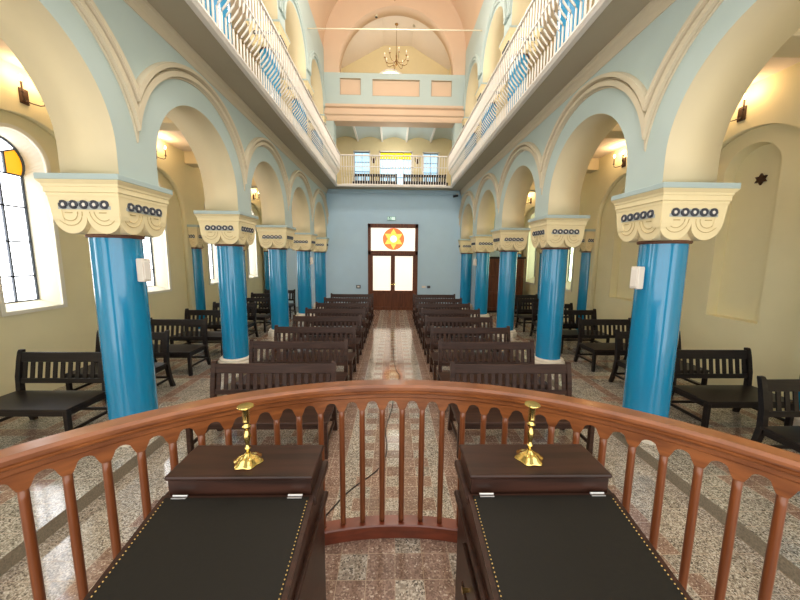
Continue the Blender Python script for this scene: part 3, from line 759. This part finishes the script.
# ------------------------------------------------------------------ benches
def make_bench(Lb, m, slat_pitch=.088, name='slatted_bench', hb=.89):
    root = empty(name)           # faces -y; back edge at y = 0
    hx = Lb/2
    MB().box(-hx+.01, hx-.01, -.565, -.05, .395, .425, .008).build('seat', m, root)
    ap = MB(); ap.box(-hx+.05, hx-.05, -.54, -.515, .335, .397, .004); ap.box(-hx+.05, hx-.05, -.085, -.06, .335, .397, .004)
    for s_ in (-1, 1): ap.box(*sorted((s_*(hx-.055), s_*(hx-.03))), -.525, -.07, .335, .397, .004)
    ap.build('seat_apron', m, root)
    for s_ in (-1, 1):
        x = s_*(hx-.04)
        mb = MB(); mb.box(x-.024, x+.024, -.56, -.508, 0, .396, .006); mb.build('front_leg', m, root)
        # rear post: splayed foot, raked and rolled top
        mb = MB(); bm = mb.bm; rows = []
        for (yc, z, w) in ((.055, 0, .024), (-.005, .18, .026), (-.045, .40, .029), (-.035, .60, .026), (.0, .80, .023), (.022, hb, .022), (.030, hb+.02, .014)):
            rows.append([bm.verts.new((x+a*.027, yc+b_*w, z)) for a, b_ in ((-1, -1), (1, -1), (1, 1), (-1, 1))])
        for A, B in zip(rows, rows[1:]):
            for k in range(4): bm.faces.new((A[k], A[(k+1) % 4], B[(k+1) % 4], B[k]))
        bm.faces.new(rows[0]); bm.faces.new(rows[-1])
        mb.build('rear_post', m, root)
        mb = MB(); mb.box(x-.013, x+.013, -.515, .01, .14, .175, .004); mb.build('side_stretcher', m, root)
    MB().box(-hx+.05, hx-.05, -.015, .01, .15, .185, .004).build('rear_stretcher', m, root)
    tilt = lambda z: -.035+(z-.60)*.175
    mb = MB(); mt = Matrix.Translation((0, tilt(.82), .825)) @ Matrix.Rotation(-.17, 4, 'X')
    mb.box(-hx+.03, hx-.03, -.014, .014, -.06, .06, .008, mt); mb.build('top_rail', m, root)
    mb = MB(); mt = Matrix.Translation((0, tilt(.545), .545)) @ Matrix.Rotation(-.1, 4, 'X')
    mb.box(-hx+.05, hx-.05, -.012, .012, -.03, .03, .005, mt); mb.build('lower_rail', m, root)
    n = max(4, int(round((Lb-.12)/slat_pitch)))
    mb = MB()
    for k in range(n):
        x = -hx+.06+(Lb-.12)*(k+.5)/n
        bm = mb.bm; rows = []
        for z in (.55, .68, .79):
            rows.append([bm.verts.new((x+a*.023, tilt(z)+b_*.007, z)) for a, b_ in ((-1, -1), (1, -1), (1, 1), (-1, 1))])
        for A, B in zip(rows, rows[1:]):
            for q in range(4): bm.faces.new((A[q], A[(q+1) % 4], B[(q+1) % 4], B[q]))
        bm.faces.new(rows[0]); bm.faces.new(rows[-1])
    mb.build('back_slats', m, root)
    return root
ROWN = ['front', 'second', 'third', 'fourth', 'fifth', 'sixth', 'seventh', 'last']
ROWY = [3.86, 4.92, 5.97, 7.07, 8.1, 9.17, 10.3, 11.42]
proto = make_bench(1.53, M['bench_nave']); first = True
for sd in (-1, 1):
    side = 'left' if sd < 0 else 'right'
    for i, y in enumerate(ROWY):
        o = proto if first else copy_tree(proto); first = False
        o.location = (sd*1.455-.01, y-.03, 0)
        tag(o, 'dark brown slatted bench, %s row from the balustrade, %s of the central aisle' % (ROWN[i], side), 'bench', 'brown benches in the nave')
protoA = make_bench(1.1, M['bench_aisle']); first = True
for sd, ys in ((-1, (3.92, 4.98, 6.02, 7.1, 8.2, 9.3, 10.4, 11.5)), (1, (3.05, 4.10, 5.17, 6.25, 7.4, 8.4, 9.45, 10.5))):
    side = 'left' if sd < 0 else 'right'
    for i, y in enumerate(ys):
        o = protoA if first else copy_tree(protoA); first = False
        o.location = ((-4.02 if sd < 0 else 4.2), y-.03, ZA)
        tag(o, 'black slatted bench in the %s aisle, %s from the balustrade' % (side, ROWN[i].replace('front', 'nearest').replace('last', 'eighth')), 'bench', 'black benches in the side aisles')
protoG = make_bench(1.95, M['bench_aisle']); 
protoG.location = (-.83, 15.1, GF); tag(protoG, 'black slatted bench on the back gallery under the left window', 'bench', 'gallery benches')
o = copy_tree(protoG); o.location = (1.38, 15.1, GF); tag(o, 'black slatted bench on the back gallery under the right window', 'bench', 'gallery benches')

# ------------------------------------------------------------------ balustrade round the platform
bal = empty('balustrade', (0, CY, PLAT)); tag(bal, 'curved reddish brown wooden balustrade with turned balusters around the platform', 'balustrade')
A1 = math.radians(76); C0 = (0, 0)
zt = 1.487-PLAT
mb = MB(); mb.arc_sweep([(RR-.045, zt-.050), (RR-.050, zt-.043), (RR-.050, zt-.036), (RR-.042, zt-.033), (RR-.042, zt-.027), (RR-.051, zt-.024), (RR-.051, zt-.012), (RR-.038, zt), (RR+.038, zt), (RR+.050, zt-.014), (RR+.050, zt-.030), (RR+.045, zt-.050), (RR+.030, zt-.058), (RR-.030, zt-.058)], C0, -A1, A1, 96)
mb.build('handrail', M['oak'], bal, True)
step_a = .0634; a_off = .0205
# scalloped board below the handrail
mb = MB(); bm = mb.bm; rows = []
zb_top = zt-.056; z_arch = 1.385-PLAT; z_neck = 1.332-PLAT
ns = 14; a = -A1; nb = int(2*A1/step_a)
angs = [a_off+step_a*k for k in range(-int((A1+a_off)/step_a)+1, int((A1-a_off)/step_a)+1)]
for k, ang in enumerate(angs[:-1]):
    for j in range(ns+(1 if k == len(angs)-2 else 0)):
        t = j/ns; th = ang+step_a*t
        q = min(t, 1-t)
        if q < .13: zlow = z_neck
        elif q < .22: zlow = z_neck+.022*(q-.13)/.09
        else:
            p_ = abs(t-.5)/.28; zlow = z_neck+.022+(z_arch-z_neck-.022)*math.sqrt(max(0, 1-p_**2))
        flare = 0
        rows.append([bm.verts.new(((RR+r_)*math.sin(th), (RR+r_)*math.cos(th), z)) for r_, z in ((-.017, zlow), (-.017, zb_top-.03), (-.024, zb_top-.022), (-.024, zb_top), (.024, zb_top), (.024, zb_top-.022), (.017, zb_top-.03), (.017, zlow))])
for A, B in zip(rows, rows[1:]):
    for k in range(8): bm.faces.new((A[k], A[(k+1) % 8], B[(k+1) % 8], B[k]))
bm.faces.new(rows[0]); bm.faces.new(rows[-1][::-1])
mb.build('scalloped_board', M['oak'], bal)
mb = MB(); mb.arc_sweep([(RR-.042, 0), (RR-.042, .076), (RR-.036, .082), (RR+.036, .082), (RR+.042, .076), (RR+.042, 0)], C0, -A1, A1, 96)
mb.build('foot_rail', M['oak_dark'], bal, False)
mb = MB(); H_ = z_neck+.01-.08
mb.lathe([(.0145, 0), (.0155, .03), (.0165, H_*.5), (.0155, H_-.05), (.0155, H_)], n=12); bme = mb.mesh('baluster'); bme.materials.append(M['oak_turned'])
for p in bme.polygons: p.use_smooth = True
for ang in angs:
    b = bpy.data.objects.new('baluster', bme); COL.objects.link(b); b.parent = bal; b.location = (RR*math.sin(ang), RR*math.cos(ang), .08)
mb = MB()
for ang in (-.225, .08, .37):
    mb.lathe([(.007, 0), (.007, .003), (.004, .005)], c=((RR+.0)*math.sin(ang), (RR-.0)*math.cos(ang), .081), n=10)
mb.build('screw_plugs', M['oak_dark'], bal)

# ------------------------------------------------------------------ reading desks
def make_desk():
    root = empty('reading_desk')          # local x = 0 in the middle, floor z = 0
    hw = .272; yb, yf = 1.30, .36
    zs = lambda y: 1.320-PLAT-(1.075-y)*.185
    body = MB(); bw = .262
    pr = [(yf+.04, 0), (yb-.03, 0), (yb-.03, 1.30-PLAT), (1.075, 1.285-PLAT), (yf+.04, zs(yf)-.045)]
    body.prism(pr, -bw, bw, lambda u, v, q: (q, u, v)); body.build('desk_body', M['desk'], root)
    mb = MB(); mb.box(-bw-.02, bw+.02, yf+.02, yb-.01, 0, .07, .008); mb.build('plinth', M['desk'], root)
    # stepped mouldings at the back
    mb = MB(); mb.box(-.28, .28, 1.072, yb, 1.282-PLAT, 1.312-PLAT, .006); mb.box(-.278, .278, yf+.06, yb-.004, 1.15-PLAT, 1.172-PLAT, .006); mb.build('moulding', M['desk'], root)
    # slope
    mb = MB(); T = .04
    ol = [(1.08, zs(1.08)), (yf, zs(yf)), (yf, zs(yf)-T), (1.08, zs(1.08)-T)]
    mb.prism(ol, -hw, hw, lambda u, v, q: (q, u, v)); slope = mb.build('writing_slope', M['desk'], root)
    mb = MB(); lw = .256
    mb.prism([(1.07, zs(1.07)+.003), (yf+.05, zs(yf+.05)+.003), (yf+.05, zs(yf+.05)-.01), (1.07, zs(1.07)-.01)], -lw, lw, lambda u, v, q: (q, u, v)); mb.build('leather_inlay', M['leather'], slope)
    for s_ in (-1, 1):
        mb = MB(); y = yf+.06
        while y < 1.06:
            mb.lathe([(.0026, 0), (.0022, .0014), (.0008, .0024)], c=(s_*(lw-.004), y, zs(y)+.003), n=6); y += .0115
        mb.build('nail_trim', M['nail'], slope, True)
    for s_ in (-1, 1):
        x = s_*.205
        mb = MB(); mb.box(x-.026, x+.026, 1.062, 1.078, zs(1.07)+.003, zs(1.07)+.006, .001); mb.tube([(x-.026, 1.076, zs(1.076)+.006), (x+.026, 1.076, zs(1.076)+.006)], .003, 8); mb.build('hinge', M['steel'], root)
    # candle box with overhanging lid
    mb = MB(); mb.box(-.258, .258, 1.092, 1.282, 1.30-PLAT, 1.376-PLAT, .003); bx = mb.build('candle_box', M['desk'], root)
    mb = MB(); mb.box(-.266, .266, 1.084, 1.288, 1.374-PLAT, 1.392-PLAT, .007); mb.build('lid', M['desk'], bx)
    return root, bw
dl, bw = make_desk(); dl.location = (-.573, 0, PLAT)
tag(dl, 'dark walnut reading desk with black leather slope, left of the two', 'desk', 'reading desks')
dr = copy_tree(dl); dr.location = (.532, 0, PLAT)
tag(dr, 'dark walnut reading desk with black leather slope, the one with knobbed drawers', 'desk', 'reading desks')
for k in range(3):
    z0 = .46-.17*k
    mb = MB(); mb.box(-bw-.014, -bw+.002, .62, 1.12, z0-.06, z0+.075, .004); dw = mb.build('drawer', M['desk'], dr)
    for y in (.74, 1.0): MB().tube([(-bw-.012, y, z0), (-bw-.03, y, z0), (-bw-.038, y, z0)], [.006, .008, .012], 10).build('knob', M['nail'], dw, True)

def candlestick(x, y, label):
    c = empty('candlestick', (x, y, 1.392)); tag(c, label, 'candlestick', 'brass candlesticks')
    mb = MB(); mb.lathe([(.050, 0), (.053, .003), (.050, .008), (.042, .011), (.036, .020), (.026, .024), (.016, .030), (.010, .036)], n=48, lobes=6, amp=.09); mb.build('foot', M['brass'], c, True)
    mb = MB(); mb.lathe([(.008, .034), (.007, .05), (.012, .058), (.0075, .066), (.008, .080), (.0145, .106), (.009, .124), (.0075, .130), (.015, .140), (.016, .146), (.009, .155), (.009, .160)], n=24); mb.build('stem', M['brass'], c, True)
    mb = MB(); mb.lathe([(.011, .158), (.0135, .163), (.013, .168), (.013, .216), (.015, .219), (.028, .222), (.030, .225), (.028, .228), (.012, .227)], n=28); mb.build('candle_cup', M['brass'], c, True)
candlestick(-.575, 1.172, 'brass candlestick with petal foot on the left reading desk')
candlestick(.526, 1.185, 'brass candlestick with petal foot on the reading desk with drawers')

# ------------------------------------------------------------------ wall sconces
lamps = []
def make_sconce():
    c = empty('wall_sconce')         # wall at local x = 0, projects to +x
    MB().box(0, .022, -.055, .055, -.11, .09, .006).build('back_plate', M['bronze'], c)
    for s_ in (-1, 1):
        mb = MB(); mb.tube([(.02, 0, -.06), (.07, s_*.035, -.085), (.12, s_*.10, -.09), (.14, s_*.135, -.07), (.145, s_*.14, -.02)], .0075, 8); mb.lathe([(.006, -.022), (.022, -.016), (.024, -.010), (.012, -.006)], c=(.145, s_*.14, 0), n=14)
        a = mb.build('arm', M['bronze'], c, True)
        mb = MB(); mb.lathe([(.011, -.008), (.011, .12), (.006, .128)], c=(.145, s_*.14, 0), n=12); mb.build('candle_sleeve', M['candle'], a, True)
        mb = MB(); mb.lathe([(.006, .125), (.014, .14), (.016, .155), (.009, .178), (.002, .195)], c=(.145, s_*.14, 0), n=12); mb.build('bulb', M['bulb'], a, True)
    return c
BW = ['beside the platform', 'nearest the balustrade', 'second from the balustrade', 'third from the balustrade', 'farthest from the balustrade']
ps = make_sconce(); first = True
for sd in (-1, 1):
    for b, c in enumerate(BAYC):
        if b == 0: continue
        o = ps if first else copy_tree(ps); first = False
        o.location = (sd*XO, c+(.12 if sd > 0 else .02), 4.33); o.rotation_euler.z = 0 if sd < 0 else PI
        tag(o, 'lit two armed bronze wall sconce in the %s aisle, %s' % ('left' if sd < 0 else 'right', BW[b]), 'wall lamp', 'lit aisle sconces')
        for s_ in (-1, 1):
            l = bpy.data.lights.new('sconce_light', 'POINT'); l.energy = 4.5; l.color = (1, .66, .34); l.shadow_soft_size = .03
            lo = bpy.data.objects.new('sconce_light', l); COL.objects.link(lo); lo.location = (sd*(XO-.175), c+(.12 if sd > 0 else .02)+s_*.14, 4.53)
# gallery wall lamps at the rear
for x, w_ in ((-.95, 'left'), (1.06, 'right')):
    c = empty('gallery_wall_lamp', (x, YR, 6.62)); tag(c, 'small dark wall lamp between back gallery windows, %s of the middle one' % w_, 'wall lamp', 'back gallery lamps')
    MB().box(-.05, .05, -.03, 0, -.12, .10, .008).build('back_plate', M['bronze'], c)
    for s_ in (-1, 1): MB().tube([(0, -.03, -.06), (s_*.06, -.10, -.07), (s_*.09, -.11, .0), (s_*.09, -.11, .12)], .012, 8).build('arm', M['bronze'], c, True)

# ------------------------------------------------------------------ chandeliers
def chandelier(loc, ztop, R, label, arms=8, energy=60):
    c = empty('chandelier', loc); tag(c, label, 'chandelier', 'brass chandeliers')
    mb = MB(); mb.lathe([(.003, -.06), (.03, -.03), (.05, .0), (.03, .04), (.018, .07), (.035, .14), (.02, .22), (.03, .32), (.014, .38), (.010, .5)], n=16); mb.build('stem', M['chand'], c, True)
    mb = MB(); mb.tube([(0, 0, .48), (0, 0, ztop-loc[2]-.02)], .009, 6); mb.lathe([(.03, 0), (.07, .03), (.07, .05)], c=(0, 0, ztop-loc[2]-.055), n=16); mb.build('hanging_rod', M['chand'], c, True)
    for k in range(arms):
        a = 2*PI*k/arms+.2; u = Vector((math.cos(a), math.sin(a), 0)); P_ = lambda r_, z: u*r_+Vector((0, 0, z))
        mb = MB(); mb.tube([P_(.03, .12), P_(R*.35, .02), P_(R*.7, .0), P_(R*.93, .07), P_(R, .2)], .011, 6); q = P_(R, .2); mb.lathe([(.01, -.01), (.04, .0), (.04, .008), (.015, .014)], c=q, n=10)
        ar = mb.build('arm', M['chand'], c, True)
        mb = MB(); mb.lathe([(.012, .01), (.012, .12), (.008, .125)], c=q, n=8); mb.build('candle_sleeve', M['white'], ar, True)
        mb = MB(); mb.lathe([(.008, .12), (.018, .145), (.012, .175), (.003, .2)], c=q, n=8); mb.build('bulb', M['bulb_dim'], ar, True)
    l = bpy.data.lights.new('chandelier_light', 'POINT'); l.energy = energy; l.color = (1, .93, .84); l.shadow_soft_size = R*.8
    lo = bpy.data.objects.new('chandelier_light', l); COL.objects.link(lo); lo.location = (loc[0], loc[1], loc[2]-.25)
chandelier((.06, 14.35, 10.0), 11.5, .48, 'brass chandelier hanging in the loft behind the pink arch', 8, 22)  # candles here are unlit, the point light is added for the loft
chandelier((.06, 9.3, 9.02), VZ+2.71, .5, 'brass chandelier hanging under the nave vault', 8, 330)
chandelier((.06, 3.6, 8.3), VZ+2.71, .62, 'added unseen brass chandelier lighting the front of the nave', 8, 330)  # out of view, added for the light it gives the nave
o = MB().tube([(-2.71, 11.0, 9.14), (2.71, 11.0, 9.20)], .018, 8).build('tie_rod', M['mould'], None, True); tag(o, 'thin pale tie rod across the nave under the vault', 'rod')
o = empty('spotlight', (-.72, YB+.30, AS+ARR-.2)); tag(o, 'small spotlight under the crown of the pink arch', 'spotlight')
MB().lathe([(.05, .0), (.06, .07), (.04, .09), (.012, .10), (.012, .24)], n=14).build('lamp_housing', M['mould'], o, True); MB().lathe([(.05, -.012), (.05, .0)], n=14).build('lens', M['black'], o, True)
o = MB().lathe([(.03, 0), (.07, .02), (.07, .05)], c=(.78, 14.4, 11.45), n=14).build('smoke_detector', M['soffit'], None, True); tag(o, 'small round smoke detector on the loft ceiling', 'detector')

# ------------------------------------------------------------------ remaining objects
def wall_box(x, y, z, ang, label, s=1.0):
    o = empty('emergency_light', (x, y, z), ang); o.scale = (s, s, s); tag(o, label, 'emergency light', 'white boxes on the columns')
    MB().box(-.055, .055, -.05, .03, -.125, .125, .012).build('housing', M['plastic'], o)
    MB().box(-.04, .04, -.056, -.048, -.10, .10, .004).build('diffuser', M['white'], o)
wall_box(-XC+.275, COLY[1]-.03, 2.02, 1.45, 'white box on the nearest blue column of the left arcade')
wall_box(XC-.275, COLY[1]-.03, 1.98, -1.45, 'white box on the nearest blue column of the right arcade')
wall_box(-XC+.265, COLY[4]-.06, 2.05, 1.3, 'white box on the fourth blue column of the left arcade', .9)
wall_box(XC-.265, COLY[4]-.06, 2.05, -1.3, 'white box on the fourth blue column of the right arcade', .9)
# star on the blind niche
R_ = .085
c = BAYC[1]-.01
stp = [((R_ if k % 2 == 0 else R_/math.sqrt(3))*math.cos(PI/2+PI*k/6), (R_ if k % 2 == 0 else R_/math.sqrt(3))*math.sin(PI/2+PI*k/6)) for k in range(12)]
o = MB().prism(stp, 0, .03, lambda u, v, q: (XO+.292-q, c+u, 3.37+v)).build('star_ornament', M['bronze']); tag(o, 'small dark six pointed star on the blind niche of right wall', 'ornament')
# wardrobe at the far end of the right aisle
wd = empty('wooden_cabinet', (4.2, 12.44, ZA)); tag(wd, 'tall reddish brown wooden cabinet at the far end of right aisle', 'cabinet')
mb = MB(); mb.box(-.74, .74, -.25, .25, .08, 2.06, .008); mb.build('carcass', M['door'], wd)
MB().box(-.72, .72, -.23, .24, 0, .09).build('plinth', M['bench_aisle'], wd)
MB().box(-.78, .78, -.29, .27, 2.05, 2.13, .012).build('cornice', M['bench_aisle'], wd)
for s_ in (-1, 1):
    mb = MB(); x0, x1 = sorted((s_*.012, s_*.70))
    mb.box(x0, x0+.09, -.285, -.25, .10, 2.04, .005); mb.box(x1-.09, x1, -.285, -.25, .10, 2.04, .005)
    for z in (.10, .70, 1.34, 1.94): mb.box(x0+.08, x1-.08, -.285, -.25, z, z+.10, .005)
    dr_ = mb.build('cabinet_door', M['door'], wd)
    MB().box(x0+.08, x1-.08, -.265, -.252, .15, 2.0).build('door_panel', M['door'], dr_)
    MB().tube([(s_*.06, -.285, 1.1), (s_*.06, -.315, 1.1)], [.008, .016], 10).build('knob', M['brass'], dr_, True)
# cable over the floor
pts = [(-.60, 2.45), (-.42, 2.78), (-.25, 2.98), (-.15, 3.12), (-.09, 3.32), (-.08, 3.55), (-.10, 3.9), (-.02, 4.5), (.02, 5.3), (.12, 5.72), (.05, 6.1), (0, 6.9), (.01, 7.6)]
def smooth(p, n=8):
    o = []
    for i in range(len(p)-1):
        p0, p1, p2, p3 = p[max(i-1, 0)], p[i], p[i+1], p[min(i+2, len(p)-1)]
        for k in range(n):
            t = k/n
            o.append(tuple(.5*((2*p1[q])+(-p0[q]+p2[q])*t+(2*p0[q]-5*p1[q]+4*p2[q]-p3[q])*t*t+(-p0[q]+3*p1[q]-3*p2[q]+p3[q])*t**3) for q in (0, 1)))
    return o+[p[-1]]
o = MB().tube([(x, y, .006) for x, y in smooth(pts)], .0055, 6).build('floor_cable', M['cable'], None, True); tag(o, 'thin dark cable winding over the tiles of the central aisle', 'cable')

# ------------------------------------------------------------------ light, world, camera
w = bpy.data.worlds.new('daylight'); scene.world = w; w.use_nodes = True
bg = w.node_tree.nodes['Background']; bg.inputs['Color'].default_value = (1, .97, .92, 1); bg.inputs['Strength'].default_value = 2.5

f_, pt, yw, rl = 323.4, math.radians(7.467), math.radians(1.27), math.radians(.53)
fwd = Vector((math.sin(yw)*math.cos(pt), math.cos(yw)*math.cos(pt), -math.sin(pt)))
rt = Vector((math.cos(yw), -math.sin(yw), 0)); up = rt.cross(fwd)
r2 = rt*math.cos(rl)+up*math.sin(rl); u2 = up*math.cos(rl)-rt*math.sin(rl)
cam = bpy.data.cameras.new('camera'); cam.sensor_fit = 'HORIZONTAL'; cam.sensor_width = 36; cam.lens = f_/800*36; cam.clip_start = .05
co = bpy.data.objects.new('camera', cam); COL.objects.link(co)
m4 = Matrix((r2, u2, -fwd)).transposed().to_4x4(); m4.translation = (-.02, 0, 2.18); co.matrix_world = m4
scene.camera = co
vs = scene.view_settings
vs.view_transform = 'Standard'; vs.look = 'None'; vs.gamma = 1; vs.exposure = .12; vs.use_curve_mapping = False
